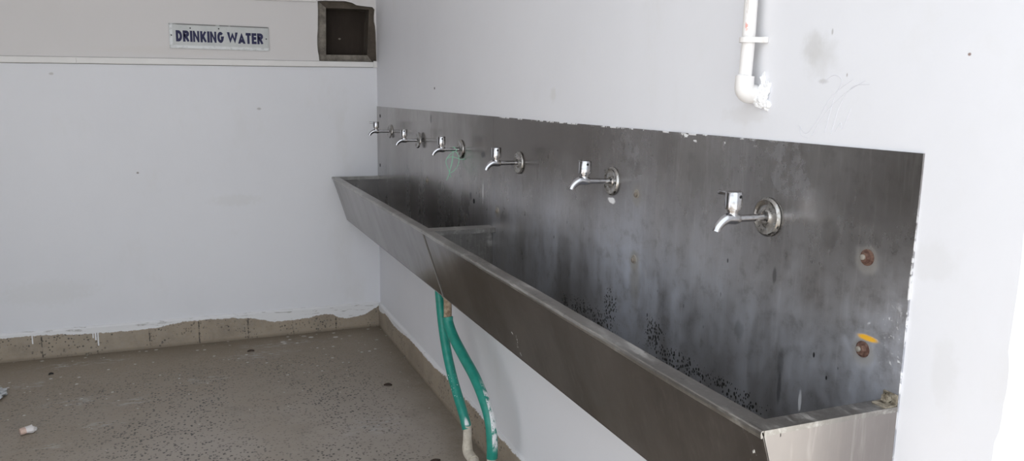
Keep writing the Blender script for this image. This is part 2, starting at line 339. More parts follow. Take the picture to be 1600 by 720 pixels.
M['film'] = flat('thin_grey_plastic', (.55, .57, .59), .25, 0, .06, 40, .2); M['leaf'] = flat('dry_dark_leaf', (.05, .03, .022), .8, 0, .2, 60); M['blackleaf'] = flat('black_debris', (.012, .011, .01), .8)
M['crust'] = rough_mat('brown_crust', (.09, .07, .045), (.36, .32, .25), 70, .8)
M['mastic'] = flat('grimy_joint', (.17, .16, .15), .7, 0, .15, 30, .4)

# ------------------------------------------------------------------ geometry helpers
def link(name, bm, mat, parent=None, origin=(0, 0, 0), smooth=False, bevel=0.0):
    """one mesh object; verts are given relative to the parent (minus origin)"""
    bmesh.ops.recalc_face_normals(bm, faces=bm.faces)
    o = Vector(origin)
    for v in bm.verts: v.co -= o
    me = bpy.data.meshes.new(name); bm.to_mesh(me); bm.free()
    for m in (mat if isinstance(mat, (list, tuple)) else [mat]): me.materials.append(m)
    if smooth:
        for p in me.polygons: p.use_smooth = True
        try: me.set_sharp_from_angle(angle=math.radians(40))
        except Exception: pass
    ob = bpy.data.objects.new(name, me); COL.objects.link(ob); ob.location = o
    if parent is not None: ob.parent = parent
    if bevel:
        b = ob.modifiers.new('bevel', 'BEVEL'); b.width = bevel; b.segments = 2; b.limit_method = 'ANGLE'
    return ob
def tag(o, label=None, cat=None, group=None, kind=None):
    if label: o['label'] = label
    if cat: o['category'] = cat
    if group: o['group'] = group
    if kind: o['kind'] = kind
    return o
def empty(name, loc):
    o = bpy.data.objects.new(name, None); COL.objects.link(o); o.location = loc; o.empty_display_size = .05; return o
def box(bm, a, b):
    a, b = Vector(a), Vector(b)
    v = [bm.verts.new((x, y, z)) for x in (a.x, b.x) for y in (a.y, b.y) for z in (a.z, b.z)]
    for f in ((0, 1, 3, 2), (4, 6, 7, 5), (0, 4, 5, 1), (2, 3, 7, 6), (0, 2, 6, 4), (1, 5, 7, 3)): bm.faces.new([v[i] for i in f])
    return v
def boxm(a, b): bm = bmesh.new(); box(bm, a, b); return bm
def tube(bm, pts, rad, seg=20, cap=True, wob=0.0):
    pts = [Vector(p) for p in pts]; n = len(pts); rad = rad if isinstance(rad, (list, tuple)) else [rad]*n
    T = [(pts[min(i+1, n-1)]-pts[max(i-1, 0)]).normalized() for i in range(n)]
    up = Vector((0, 0, 1)) if abs(T[0].z) < .9 else Vector((0, 1, 0))
    N = (up-T[0]*up.dot(T[0])).normalized(); rings = []
    for i in range(n):
        N = (N-T[i]*N.dot(T[i])).normalized(); B = T[i].cross(N)
        rings.append([bm.verts.new(pts[i]+(N*math.cos(2*PI*k/seg)+B*math.sin(2*PI*k/seg))*rad[i]) for k in range(seg)])
    for i in range(n-1):
        for k in range(seg): bm.faces.new((rings[i][k], rings[i][(k+1) % seg], rings[i+1][(k+1) % seg], rings[i+1][k]))
    if cap: bm.faces.new(rings[0][::-1]); bm.faces.new(rings[-1])
def spline(ctrl, per=8):
    """Catmull-Rom through control points"""
    P = [Vector(p) for p in ctrl]; P = [P[0]*2-P[1]]+P+[P[-1]*2-P[-2]]; out = []
    for i in range(1, len(P)-2):
        for k in range(per):
            t = k/per; a, b, c, d = P[i-1:i+3]
            out.append(.5*((2*b)+(c-a)*t+(2*a-5*b+4*c-d)*t*t+(3*b-a-3*c+d)*t**3))
    out.append(P[-2]); return out
def lathe(bm, prof, axis='x', c=(0, 0, 0), seg=40):
    """prof: (radius, along); closed by its end caps"""
    rings = []
    for r, h in prof:
        ring = []
        for k in range(seg):
            a = 2*PI*k/seg; u, w = r*math.cos(a), r*math.sin(a)
            p = {'x': (h, u, w), 'y': (u, h, w), 'z': (u, w, h)}[axis]; ring.append(bm.verts.new(Vector(c)+Vector(p)))
        rings.append(ring)
    for i in range(len(rings)-1):
        for k in range(seg): bm.faces.new((rings[i][k], rings[i][(k+1) % seg], rings[i+1][(k+1) % seg], rings[i+1][k]))
    bm.faces.new(rings[0][::-1]); bm.faces.new(rings[-1])

# ------------------------------------------------------------------ setting
XL, YO, ZC, TH = -3.3, -3.9, 2.95, .24        # far-left wall, mouth of the bay, ceiling, wall thickness
def struct(name, bm, mat, label=None, cat=None, **kw):
    o = link(name, bm, mat, **kw); tag(o, label, cat, kind='structure'); return o

struct('floor', boxm((XL-.2, YO-1.8, -.12), (TH, TH, 0)), M['floor'], 'speckled brown terrazzo floor in front of the steel sinks', 'floor')
struct('ground', boxm((-14, -16, -.3), (16, YO-1.8, -.02)), M['ground'], 'pale concrete ground outside the bay', 'ground')
bm = boxm((TH+.001, YO-1.8, -.3), (16, TH+6, -.02)); struct('ground', bm, M['ground'], 'pale concrete ground behind the wall end', 'ground')
struct('ceiling', boxm((XL-.2, YO, ZC), (TH, TH, ZC+.15)), M['paint_other'], 'plain white ceiling slab above the bay', 'ceiling')
struct('wall_left', boxm((XL-.2, YO, 0), (XL, -2.35, ZC)), M['paint_other'], 'plain white side wall facing the sinks', 'wall')
# beyond it an unseen dim passage, added to darken the left of the back wall
struct('wall_added_passage', boxm((XL-3, -2.55, 0), (XL-.2, -2.35, ZC)), M['paint_added_passage'], 'grey wall along the unseen side passage added to dim the bay', 'wall')
struct('wall_added_passage_end', boxm((XL-3.2, -2.55, 0), (XL-3, TH, ZC)), M['paint_added_passage'], 'grey wall closing the added, unseen side passage', 'wall')
struct('floor_added_passage', boxm((XL-3, -2.35, -.12), (XL-.2, TH, 0)), M['floor'], 'terrazzo floor of the added, unseen side passage', 'floor')
struct('ceiling_added_passage', boxm((XL-3.2, -2.55, ZC), (XL-.2, TH, ZC+.15)), M['paint_added_passage'], 'ceiling of the added, unseen side passage', 'ceiling')
struct('wall_added_passage_back', boxm((XL-3, 0, 0), (XL, TH, ZC)), M['paint_added_passage'], 'grey back wall of the added, unseen side passage', 'wall')

# right wall: its near end has a ragged plaster edge
bm = bmesh.new(); NZ = 150; front = []
for i in range(NZ+1):
    z = ZC*i/NZ
    w = .004*mnoise.noise(Vector((0, 0, z*9)))+.006*mnoise.noise(Vector((3, 0, z*3)))
    if .93 < z < 1.055: w -= .004+.007*abs(mnoise.noise(Vector((5, 1, z*60))))
    front.append((z, YO+w))
vs = [[bm.verts.new((0, 0, z)), bm.verts.new((0, y+.008, z)), bm.verts.new((.006, y, z)), bm.verts.new((TH, y, z)), bm.verts.new((TH, 0, z))] for z, y in front]
for i in range(NZ):
    for k in range(5): bm.faces.new((vs[i][k], vs[i][(k+1) % 5], vs[i+1][(k+1) % 5], vs[i+1][k]))
bm.faces.new(vs[0][::-1]); bm.faces.new(vs[-1])
wr = struct('wall_right', bm, M['paint_right'], 'long white plastered wall behind the taps, scuffed near the pipe', 'wall')
# pencil scribbles on it
bm = bmesh.new(); random.seed(3)
def scr(pts): tube(bm, spline([(-.0002, y, z) for y, z in pts], 6), .0004, 5)
scr([(-3.455, 1.352), (-3.475, 1.338), (-3.50, 1.362), (-3.53, 1.405), (-3.575, 1.433)])
scr([(-3.49, 1.335), (-3.52, 1.378), (-3.56, 1.41), (-3.60, 1.43)]); scr([(-3.52, 1.342), (-3.535, 1.40), (-3.55, 1.43), (-3.53, 1.44), (-3.505, 1.425)])
scr([(-3.535, 1.34), (-3.55, 1.39), (-3.575, 1.42), (-3.61, 1.424)]); scr([(-3.545, 1.345), (-3.555, 1.36), (-3.56, 1.35), (-3.575, 1.385)]); scr([(-3.46, 1.35), (-3.462, 1.335), (-3.48, 1.33)])
link('pencil_scribble', bm, M['pencil'], wr)

# back wall with a broken-out recess near the corner
loop = [(-.326, 1.895), (-.285, 1.899), (-.243, 1.900), (-.172, 1.902), (-.136, 1.896), (-.112, 1.884), (-.064, 1.880), (-.020, 1.878), (-.008, 1.865), (-.012, 1.83), (-.012, 1.80), (-.006, 1.77), (-.004, 1.741), (-.002, 1.67), (-.0015, 1.577), (-.007, 1.572), (-.16, 1.571), (-.325, 1.569), (-.328, 1.60), (-.332, 1.623), (-.3345, 1.66), (-.333, 1.704), (-.329, 1.745), (-.328, 1.785), (-.326, 1.84)]
bm = bmesh.new()
outer = [(XL, 0), (0, 0), (0, ZC), (XL, ZC)]
ov = [bm.verts.new((x, 0, z)) for x, z in outer]; iv = [bm.verts.new((x, 0, z)) for x, z in loop]
es = [bm.edges.new((ov[i], ov[(i+1) % 4])) for i in range(4)]+[bm.edges.new((iv[i], iv[(i+1) % len(iv)])) for i in range(len(iv))]
bmesh.ops.triangle_fill(bm, edges=es, use_beauty=True)
bad = [f for f in bm.faces if (lambda c: -.32 < c.x < -.02 and 1.58 < c.z < 1.87)(f.calc_center_median())]
if bad and len(bad) < len(bm.faces): bmesh.ops.delete(bm, geom=bad, context='FACES_ONLY')
r2 = [bm.verts.new((x, .020, z)) for x, z in loop]
for i in range(len(iv)):
    j = (i+1) % len(iv); f = bm.faces.new((iv[i], iv[j], r2[j], r2[i])); f.material_index = 1
ob = [bm.verts.new((x, TH, z)) for x, z in outer]
for i in range(4): bm.faces.new((ov[i], ov[(i+1) % 4], ob[(i+1) % 4], ob[i]))
bm.faces.new(ob)
wb = struct('wall_back', bm, [M['paint_back'], M['concrete']], 'white painted end wall carrying the drinking water sign', 'wall')
# raw edge left round the recess, then its inner box
bm = bmesh.new()
A = [(-.36, 1.545), (.0, 1.545), (.0, 1.93), (-.36, 1.93)]; B = [(-.284, 1.606), (-.050, 1.610), (-.036, 1.866), (-.278, 1.862)]
va = [bm.verts.new((x, .021, z)) for x, z in A]; vb = [bm.verts.new((x, .021, z)) for x, z in B]
for i in range(4): bm.faces.new((va[i], va[(i+1) % 4], vb[(i+1) % 4], vb[i]))
for i, f in enumerate(bm.faces): f.material_index = 1 if i in (1, 2) else 0
link('recess_edge', bm, [M['concrete'], M['reveal']], wb)
bm = bmesh.new(); vb = [bm.verts.new((x, .021, z)) for x, z in B]; vc = [bm.verts.new((x, .135, z)) for x, z in B]
for i in range(4): bm.faces.new((vb[i], vb[(i+1) % 4], vc[(i+1) % 4], vc[i]))
link('recess_reveal', bm, M['reveal'], wb)
bm = boxm((-.285, .130, 1.60), (-.035, .145, 1.865)); bk = link('recess_board', bm, M['board'], wb)
bm = bmesh.new(); bmesh.ops.create_icosphere(bm, subdivisions=2, radius=1)
for v in bm.verts: v.co = Vector((-.187+v.co.x*.008, .129+v.co.y*.003, 1.703+v.co.z*.005))
link('plaster_crumb', bm, M['concrete'], bk)

# trunking along the back wall: two lengths and an end block
def strip(pts_top, pts_bot, d, y0=0.0):
    bm = bmesh.new(); n = len(pts_top); R = []
    for i in range(n):
        x, zt = pts_top[i]; zb = pts_bot[i][1]; e = .003
        R.append([bm.verts.new(p) for p in ((x, y0, zt), (x, y0-d+e, zt), (x, y0-d, zt-e), (x, y0-d, zb+e), (x, y0-d+e, zb), (x, y0, zb))])
    for i in range(n-1):
        for k in range(6): bm.faces.new((R[i][k], R[i][(k+1) % 6], R[i+1][(k+1) % 6], R[i+1][k]))
    bm.faces.new(R[0][::-1]); bm.faces.new(R[-1]); return bm
JL = flat('dark_edge_line', (.20, .19, .18), .9)  # thin dark strips showing above and below the trunking
t1 = struct('trim_1', strip([(-1.530, 1.5555), (-.93, 1.563), (-.43, 1.5675), (-.022, 1.5715)], [(0, 1.5235), (0, 1.530), (0, 1.536), (0, 1.5420)], .014), M['white_plastic'], 'white cable trunking strip under the sign and recess', 'trim')
link('edge_line', strip([(-1.530, 1.557), (-.93, 1.5645), (-.43, 1.569), (-.022, 1.573)], [(0, 1.5215), (0, 1.528), (0, 1.534), (0, 1.5400)], .004), JL, t1)
link('end_block', boxm((-.021, -.019, 1.540), (-.001, 0, 1.577)), M['white_plastic'], t1, bevel=.002)
t2 = struct('trim_2', strip([(XL, 1.520), (-1.86, 1.551), (-1.531, 1.5555)], [(0, 1.488), (0, 1.519), (0, 1.5235)], .013), M['white_plastic'], 'far length of white cable trunking strip', 'trim')
link('edge_line', strip([(XL, 1.5215), (-1.86, 1.5525), (-1.531, 1.557)], [(0, 1.486), (0, 1.517), (0, 1.5215)], .004), JL, t2)
struct('trim_3', strip([(XL, 1.95), (-.72, 1.95), (-.335, 1.95)], [(0, 1.82), (0, 1.8795), (0, 1.8885)], .012), M['white_plastic'], 'white band above the sign', 'trim')

# skirtings
def skirt(name, run, h, mat, label, ax):
    bm = bmesh.new(); R = []; n = 80
    for i in range(n+1):
        s = run[0]+(run[1]-run[0])*i/n; hh = h+.004*mnoise.noise(Vector((s*4, 1, 0))); t = .012
        prof = ((0, 0), (t, 0), (t, hh-.006), (t-.004, hh), (0, hh+.004))
        R.append([bm.verts.new((s, -u, z) if ax == 'x' else (-u, s, z)) for u, z in prof])
    for i in range(n):
        for k in range(5): bm.faces.new((R[i][k], R[i][(k+1) % 5], R[i+1][(k+1) % 5], R[i+1][k]))
    bm.faces.new(R[0][::-1]); bm.faces.new(R[-1]); return struct(name, bm, mat, label, 'skirting')
skirt('baseboard_back', (XL, -.0125), .150, M['skirt_back'], 'terrazzo skirting with ragged white paint edge along end wall', 'x')
skirt('baseboard_right', (0, YO+.02), .142, M['skirt_right'], 'terrazzo skirting under the steel sinks', 'y')

# ------------------------------------------------------------------ sign
def stroke(bm, pts, t, X, Y, closed=False):
    """mitred flat stroke; X(x,y)->Vector"""
    P = [Vector((a, b)) for a, b in pts]; n = len(P); L = []; Rr = []
    for i in range(n):
        a = P[i-1] if (i > 0 or closed) else None; b = P[(i+1) % n] if (i < n-1 or closed) else None
        d1 = (P[i]-a).normalized() if a is not None else None; d2 = (b-P[i]).normalized() if b is not None else None
        d1 = d1 or d2; d2 = d2 or d1
        n1 = Vector((-d1.y, d1.x)); n2 = Vector((-d2.y, d2.x)); m = (n1+n2).normalized(); k = t/2/max(.35, m.dot(n1))
        L.append(P[i]+m*k); Rr.append(P[i]-m*k)
    VL = [(bm.verts.new(X(p.x, p.y, 0)), bm.verts.new(X(p.x, p.y, Y))) for p in L]; VR = [(bm.verts.new(X(p.x, p.y, 0)), bm.verts.new(X(p.x, p.y, Y))) for p in Rr]
    rg = range(n) if closed else range(n-1)
    for i in rg:
        j = (i+1) % n
        bm.faces.new((VL[i][1], VL[j][1], VR[j][1], VR[i][1])); bm.faces.new((VL[i][0], VR[i][0], VR[j][0], VL[j][0]))
        bm.faces.new((VL[i][0], VL[j][0], VL[j][1], VL[i][1])); bm.faces.new((VR[i][0], VR[i][1], VR[j][1], VR[j][0]))
    if not closed:
        for i in (0, n-1): bm.faces.new((VL[i][0], VL[i][1], VR[i][1], VR[i][0]))
def arc(cx, cy, rx, ry, a0, a1, n=9): return [(cx+rx*math.cos(math.radians(a0+(a1-a0)*i/n)), cy+ry*math.sin(math.radians(a0+(a1-a0)*i/n))) for i in range(n+1)]
S = .265; h = S/2
GL = {
 'D': (.68, [([(h, h), (h, 1-h)]+arc(.28, .5, .40-h, .5-h, 90, -90), True)]),
 'R': (.70, [([(h, 0), (h, 1-h)]+arc(.36, .715, .33-h, .285-h, 90, -90)+[(h, .43+h)], False), ([(.34, .46), (.585, 0)], False)]),
 'I': (.22, [([(h, 0), (h, 1)], False)]),
 'N': (.74, [([(h, 0), (h, 1)], False), ([(.74-h, 0), (.74-h, 1)], False), ([(h-.02, 1.04), (.76-h, -.04)], False)]),
 'K': (.70, [([(h, 0), (h, 1)], False), ([(.16, .34), (.585, 1)], False), ([(.28, .56), (.60, 0)], False)]),
 'G': (.72, [(arc(.36, .5, .36-h, .5-h, 42, 360-38, 16)+[(.72-h, .46), (.40, .46)], False)]),
 'W': (1.14, [([(.10, 1.05), (.31, .02), (.57, .98), (.83, .02), (1.04, 1.05)], False)]),
 'A': (.78, [([(.10, -.05), (.39, .95), (.68, -.05)], False), ([(.2, .25), (.58, .25)], False)]),
 'T': (.60, [([(0, 1-h*.85), (.60, 1-h*.85)], False), ([(.30, 0), (.30, .9)], False)]),
 'E': (.56, [([(h, 0), (h, 1)], False), ([(h, 1-h*.8), (.56, 1-h*.8)], False), ([(h, .52), (.53, .52)], False), ([(h, h*.8), (.56, h*.8)], False)]),
}
sg = empty('sign_plate', (-.843, 0, 1.6775)); sg0 = Vector((-.843, 0, 1.6775))
tag(sg, 'grey metal plate lettered DRINKING WATER in navy on the end wall', 'sign')
bm = boxm((-.251, -.006, -.0635), (.249, 0, .0635)); pl = link('plate', bm, M['sign'], sg, bevel=.002)
# raised rim of the plate
bm = bmesh.new()
for a, b in (((-.251, -.0085, -.0635), (.249, -.006, -.0585)), ((.243, -.0085, -.0585), (.249, -.006, .0590)), ((-.251, -.0075, -.0585), (-.246, -.006, .0590)), ((-.251, -.0075, .0590), (.249, -.006, .0635))): box(bm, a, b)
link('plate_rim', bm, M['sign'], sg, bevel=.0008)
text = 'DRINKING WATER'; GAP = .075
tot = sum(GL[ch][0]+GAP if ch != ' ' else .34 for ch in text)-GAP
H = .0575; SX = .438/tot; cur = -.2185
for ch in text:
    if ch == ' ': cur += .34*SX; continue
    w, st = GL[ch]; bm = bmesh.new(); k = 0
    for pts, cl in st:
        dep = .0007+.00006*k; k += 1
        stroke(bm, pts, {'N': .215, 'W': .30, 'A': .29, 'K': .25}.get(ch, S), lambda a, b, d, cur=cur: Vector((cur+a*SX, -.006-d, -.0285+min(1.0, max(0.0, b))*H)), dep, cl)
    link('letter', bm, M['navy'], sg); cur += (w+GAP)*SX
for x, z in ((-.240, .0025), (.235, .0005), (-.147, .0420), (-.006, .0445)):
    bm = bmesh.new(); lathe(bm, [(.0035, -.0092), (.0035, -.006)], 'y', (x, 0, z), 14); link('screw', bm, M['black'], sg)

# ------------------------------------------------------------------ sinks
RX, RZ, BX, BZ = .272, .9146, .193, .666
PTOP = 1.3205
def front_x(t): return RX+(BX-RX)*t           # t: 0 rim, 1 bottom
def make_sink(name, y0, y1, pan0, pan1, label, bolts):
    """y0 far end, y1 near end"""
    root = empty(name, (-.0, (y0+y1)/2, BZ)); O = Vector(root.location); T = .0025
    tag(root, label, 'sink', 'wall-hung steel drinking water sinks')
    L = lambda nm, bm, m, par=root, **k: link(nm, shift(bm, O), m, par, **k)
    # sloping front apron, a little buckled
    bm = bmesh.new(); ny, nz = 60, 10; F = []; Bk = []
    for i in range(ny+1):
        y = y0+(y1-y0)*i/ny; rowf = []; rowb = []
        for j in range(nz+1):
            t = j/nz; amp = math.sin(PI*t)*math.sin(PI*i/ny)**.5
            q = .0035*mnoise.noise(Vector((y*2.3, t*1.2, 3)))*amp
            x = front_x(t)+q; z = RZ+(BZ-RZ)*t
            rowf.append(bm.verts.new((-x, y, z))); rowb.append(bm.verts.new((-x+T, y, z)))
        F.append(rowf); Bk.append(rowb)
    for i in range(ny):
        for j in range(nz):
            bm.faces.new((F[i][j], F[i+1][j], F[i+1][j+1], F[i][j+1])); bm.faces.new((Bk[i][j], Bk[i][j+1], Bk[i+1][j+1], Bk[i+1][j]))
        bm.faces.new((F[i][0], Bk[i][0], Bk[i+1][0], F[i+1][0])); bm.faces.new((F[i][nz], F[i+1][nz], Bk[i+1][nz], Bk[i][nz]))
    for i in (0, ny):
        for j in range(nz): bm.faces.new((F[i][j], F[i][j+1], Bk[i][j+1], Bk[i][j]))
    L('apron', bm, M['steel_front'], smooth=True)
    # folded top rim of the apron (flat flange with a rolled outer edge and a short return)
    bm = bmesh.new(); prof = [(-RX-.001, RZ-.010), (-RX-.0022, RZ-.004), (-RX-.0015, RZ+.0005), (-RX+.001, RZ+.002), (-RX+.034, RZ+.002), (-RX+.036, RZ+.0005), (-RX+.036, RZ-.012), (-RX+.0345, RZ-.012), (-RX+.0345, RZ), (-RX+.0025, RZ), (-RX+.002, RZ-.010)]
    R = []; n = 40
    for i in range(n+1):
        y = y0+(y1-y0)*i/n; dz = .0016*mnoise.noise(Vector((y*3, 7, 1))); dx = .0014*mnoise.noise(Vector((y*4, 2, 5)))
        R.append([bm.verts.new((a+dx, y, b+dz)) for a, b in prof])
    m = len(prof)
    for i in range(n):
        for k in range(m): bm.faces.new((R[i][k], R[i][(k+1) % m], R[i+1][(k+1) % m], R[i+1][k]))
    bm.faces.new(R[0][::-1]); bm.faces.new(R[-1]); L('rim', bm, M['steel_rim'])
    # bottom, with a slight fall to the wall
    bm = bmesh.new(); a = [(-BX, BZ), (-.004, BZ-.012), (-.004, BZ-.015), (-BX, BZ-.003)]
    r0 = [bm.verts.new((x, y0, z)) for x, z in a]; r1 = [bm.verts.new((x, y1, z)) for x, z in a]
    for k in range(4): bm.faces.new((r0[k], r0[(k+1) % 4], r1[(k+1) % 4], r1[k]))
    bm.faces.new(r0[::-1]); bm.faces.new(r1); L('basin_bottom', bm, M['steel_front'])
    # end plates, each with an inward flange and a return
    for ye, s in ((y0, -1), (y1, 1)):
        bm = bmesh.new(); pts = [(-RX+.001, RZ), (-.004, RZ), (-.004, BZ-.014), (-BX+.001, BZ-.002)]
        q0 = [bm.verts.new((x, ye, z)) for x, z in pts]; q1 = [bm.verts.new((x, ye+s*T, z)) for x, z in pts]
        for k in range(4): bm.faces.new((q0[k], q0[(k+1) % 4], q1[(k+1) % 4], q1[k]))
        bm.faces.new(q0[::-1]); bm.faces.new(q1)
        ep = L('end_plate', bm, M['steel_end'] if s == 1 and y1 < -3 else M['steel_rim' if s == -1 and y0 < -1 else 'steel_back'])
        bm = bmesh.new(); fl = .034
        pr = [(ye-s*.001, RZ-.006), (ye-s*.001, RZ+.0026), (ye+s*fl, RZ+.0026), (ye+s*fl, RZ-.014), (ye+s*(fl-.0016), RZ-.014), (ye+s*(fl-.0016), RZ+.0008), (ye+s*.003, RZ+.0008), (ye+s*.003, RZ-.006)]
        xa, xb = -RX+.004, -.004
        q0 = [bm.verts.new((xa, y, z)) for y, z in pr]; q1 = [bm.verts.new((xb, y, z)) for y, z in pr]
        for k in range(8): bm.faces.new((q0[k], q0[(k+1) % 8], q1[(k+1) % 8], q1[k]))
        bm.faces.new(q0[::-1]); bm.faces.new(q1); L('end_rim', bm, M['steel_rim'], ep)
    # splash back
    bm = bmesh.new(); ny, nz = 50, 14; F = []
    for i in range(ny+1):
        y = pan0+(pan1-pan0)*i/ny; row = []
        for j in range(nz+1):
            z = BZ-.014+(PTOP-BZ+.014)*j/nz; e = min(i, ny-i)/ny; q = .0016*mnoise.noise(Vector((y*2.1, z*2.3, 8)))*min(1, e*6)
            row.append(bm.verts.new((-.0036+q, y, z)))
        F.append(row)
    for i in range(ny):
        for j in range(nz): bm.faces.new((F[i][j], F[i+1][j], F[i+1][j+1], F[i][j+1]))
    geo = bmesh.ops.extrude_face_region(bm, geom=bm.faces[:])
    for v in geo['geom']:
        if isinstance(v, bmesh.types.BMVert): v.co.x = -.0003
    sp = L('splashback', bm, M['steel_back'], smooth=True)
    for y, z, kind in bolts:
        if kind == 'hex':
            bm = bmesh.new(); lathe(bm, [(.0138, -.0036), (.0138, -.0052), (.011, -.0060)], 'x', (0, y, z), 28)
            w = L('washer', bm, M['rust'], root, smooth=True)
            bm = bmesh.new(); lathe(bm, [(.0098, -.0058), (.0098, -.0108), (.0082, -.0122)], 'x', (0, y, z), 6); L('bolt_head', bm, M['rust'], w)
            bm = bmesh.new(); lathe(bm, [(.0048, -.0120), (.0046, -.0148), (.003, -.0154)], 'x', (0, y+.001, z+.001), 14); L('bolt_tip', bm, M['washer'], w, smooth=True)
        elif kind == 'worn':
            bm = bmesh.new(); lathe(bm, [(.0115, -.0034), (.0115, -.0052), (.008, -.0062)], 'x', (0, y, z), 24); w = L('washer', bm, M['washer'], root, smooth=True)
            bm = bmesh.new(); lathe(bm, [(.0062, -.006), (.0062, -.0095), (.0035, -.0115)], 'x', (0, y-.001, z-.002), 8); L('bolt_tip', bm, M['dirtplug'], w)
        else:
            bm = bmesh.new(); lathe(bm, [(.010, -.0034), (.010, -.0046), (.006, -.0052)], 'x', (0, y, z), 18); L('screw_head', bm, M['black'], root)
    return root, L
def shift(bm, O):
    for v in bm.verts: v.co -= O
    return bm
YM = -1.905
sA, LA = make_sink('steel_sink', -.006, YM+.001, -.002, YM, 'far stained steel sink reaching the end wall, with a green thread on its last tap',
    [(-.084, 1.268, 'dark'), (-.066, .984, 'dark'), (-1.047, .997, 'worn'), (-1.70, .985, 'dark')])
sB, LB = make_sink('steel_sink', YM-.001, -3.728, YM-.001, -3.728, 'near stained steel sink with rusty bolts and a bare bright end plate',
    [(-1.956, .983, 'worn'), (-2.911, 1.16, 'worn'), (-2.911, .994, 'worn'), (-3.641, 1.143, 'hex'), (-3.649, .988, 'hex')])
# crusted corner clip on the near end of the near sink
bm = bmesh.new(); box(bm, (-.030, -3.728, .917), (-.004, -3.700, .9195)); box(bm, (-.0065, -3.728, .917), (-.004, -3.700, .936))
clip = LB('corner_clip', bm, M['crust'], bevel=.0006)
bm = bmesh.new(); bmesh.ops.create_icosphere(bm, subdivisions=3, radius=1)
for v in bm.verts:
    k = 1+.35*mnoise.noise(v.co*2.3); v.co = Vector((-.012+v.co.x*.008*k, -3.712+v.co.y*.007*k, .926+v.co.z*.0075*k))
LB('crust_lump', bm, M['crust'], clip)
# grimy lap joint between the two aprons
bm = bmesh.new(); q = []
for i in range(7):
    t = i/6; x = -front_x(t)-.0012; z = RZ+(BZ-RZ)*t; q.append((x, YM+.001*math.sin(i*2), z))
tube(bm, q, .0022, 8); LB('joint_bead', bm, M['mastic'], smooth=True)

# ------------------------------------------------------------------ taps
TG = 'taps above the steel sinks'
def make_tap():
    t = empty('water_tap', (0, 0, 0))
    bm = bmesh.new(); tube(bm, [(-.003, 0, 0), (-.04, 0, 0), (-.073, 0, 0)], .0070, 20); link('inlet_pipe', bm, M['chrome'], t, smooth=True)
    bm = bmesh.new(); lathe(bm, [(.0375, 0), (.038, -.002), (.0365, -.0050), (.0335, -.0066), (.031, -.0060), (.028, -.0042), (.020, -.0040), (.0150, -.0052), (.0135, -.0072), (.0118, -.0078), (.0100, -.0066), (.0080, -.0050)], 'x', seg=48)
    fl = link('wall_flange', bm, M['flange'], t, smooth=True)
    bm = bmesh.new()
    pts = spline([(-.0685, 0, 0), (-.076, 0, .0003), (-.085, 0, .0012), (-.094, 0, .0008), (-.103, 0, -.0028), (-.111, 0, -.009), (-.1165, 0, -.016), (-.119, 0, -.0225)], 5)
    n = len(pts); rk = [.0092, .0112, .0114, .0106, .0096, .0086, .0078, .0074]
    rad = [rk[min(7, int(i/5))]*(1-(i/5-int(i/5)))+rk[min(7, int(i/5)+1)]*(i/5-int(i/5)) for i in range(n)]
    tube(bm, pts, rad, 24, cap=False)
    # hollow mouth
    end = pts[-1]; d = (pts[-1]-pts[-2]).normalized()
    tube(bm, [end, end-d*.0001, end-d*.006], [.0070, .0056, .0055], 24, cap=True)
    sp = link('spout', bm, M['chrome'], t, smooth=True)
    bm = bmesh.new(); lathe(bm, [(.0110, -.001), (.0106, .008), (.0100, .013), (.0114, .016), (.0114, .0192)], 'z', (-.083, 0, 0), 28); link('valve_neck', bm, M['chrome'], t, smooth=True)
    bm = bmesh.new(); lathe(bm, [(.0130, .0188), (.0158, .0190), (.0161, .0198), (.0161, .0508), (.0153, .0518), (.004, .0521)], 'z', (-.083, 0, 0), 40)
    hd = link('handle', bm, M['chrome'], t, origin=(-.083, 0, 0), smooth=True)
    # lever leaves the handle along its local +Y; grub-screw hole opposite
    bm = bmesh.new(); tube(bm, [(0, .010, .0465), (0, .022, .0470), (0, .0335, .0474), (0, .0355, .0475)], [.0042, .0040, .0042, .0028], 14); link('lever', bm, M['chrome'], hd, smooth=True)
    bm = bmesh.new(); lathe(bm, [(.0032, -.0164), (.0032, -.0150)], 'y', (0, 0, .0435), 16); link('screw_hole', bm, M['black'], hd)
    return t
def copy_tree(o, parent=None):
    c = o.copy(); COL.objects.link(c)
    if parent is not None: c.parent = parent
    for ch in list(o.children): copy_tree(ch, c)
    return c
tap0 = make_tap()
TAPS = [  # y, z, lever turn (deg about z, 0 = into the room's depth), flange slide, flange tilt, tilt, label
    (-.347, 1.193, 80, .004, 8, 0, 'chrome tap nearest the end wall, its lever swung out over the sink'),
    (-.942, 1.179, -10, .012, 5, 0, 'second chrome tap from the end wall, its wall flange slipped off the splashback'),
    (-1.539, 1.177, -6, 0, 0, 0, 'third chrome tap from the end wall, tangled with green thread'),
    (-2.153, 1.174, -4, 0, 0, 0, 'fourth chrome tap from the end wall, first past the sink partition'),
    (-2.786, 1.179, -3, 0, 0, 2, 'fifth chrome tap from the end wall, white paint blob under its flange'),
    (-3.394, 1.174, 15, 0, 0, 0, 'largest nearest chrome tap, left of the two rusty bolts'),
]
for i, (y, z, turn, slide, ft, tl, lab) in enumerate(TAPS):
    t = tap0 if i == 0 else copy_tree(tap0)
    t.location = (-.0042, y, z); t.rotation_euler = (0, math.radians(tl), 0); tag(t, lab, 'tap', TG)
    for ch in t.children:
        b = ch.name.split('.')[0]
        if b == 'handle': ch.rotation_euler = (0, 0, math.radians(turn))
        if b == 'wall_flange': ch.location = (-slide, 0, 0); ch.rotation_euler = (0, math.radians(ft), math.radians(ft*.6))

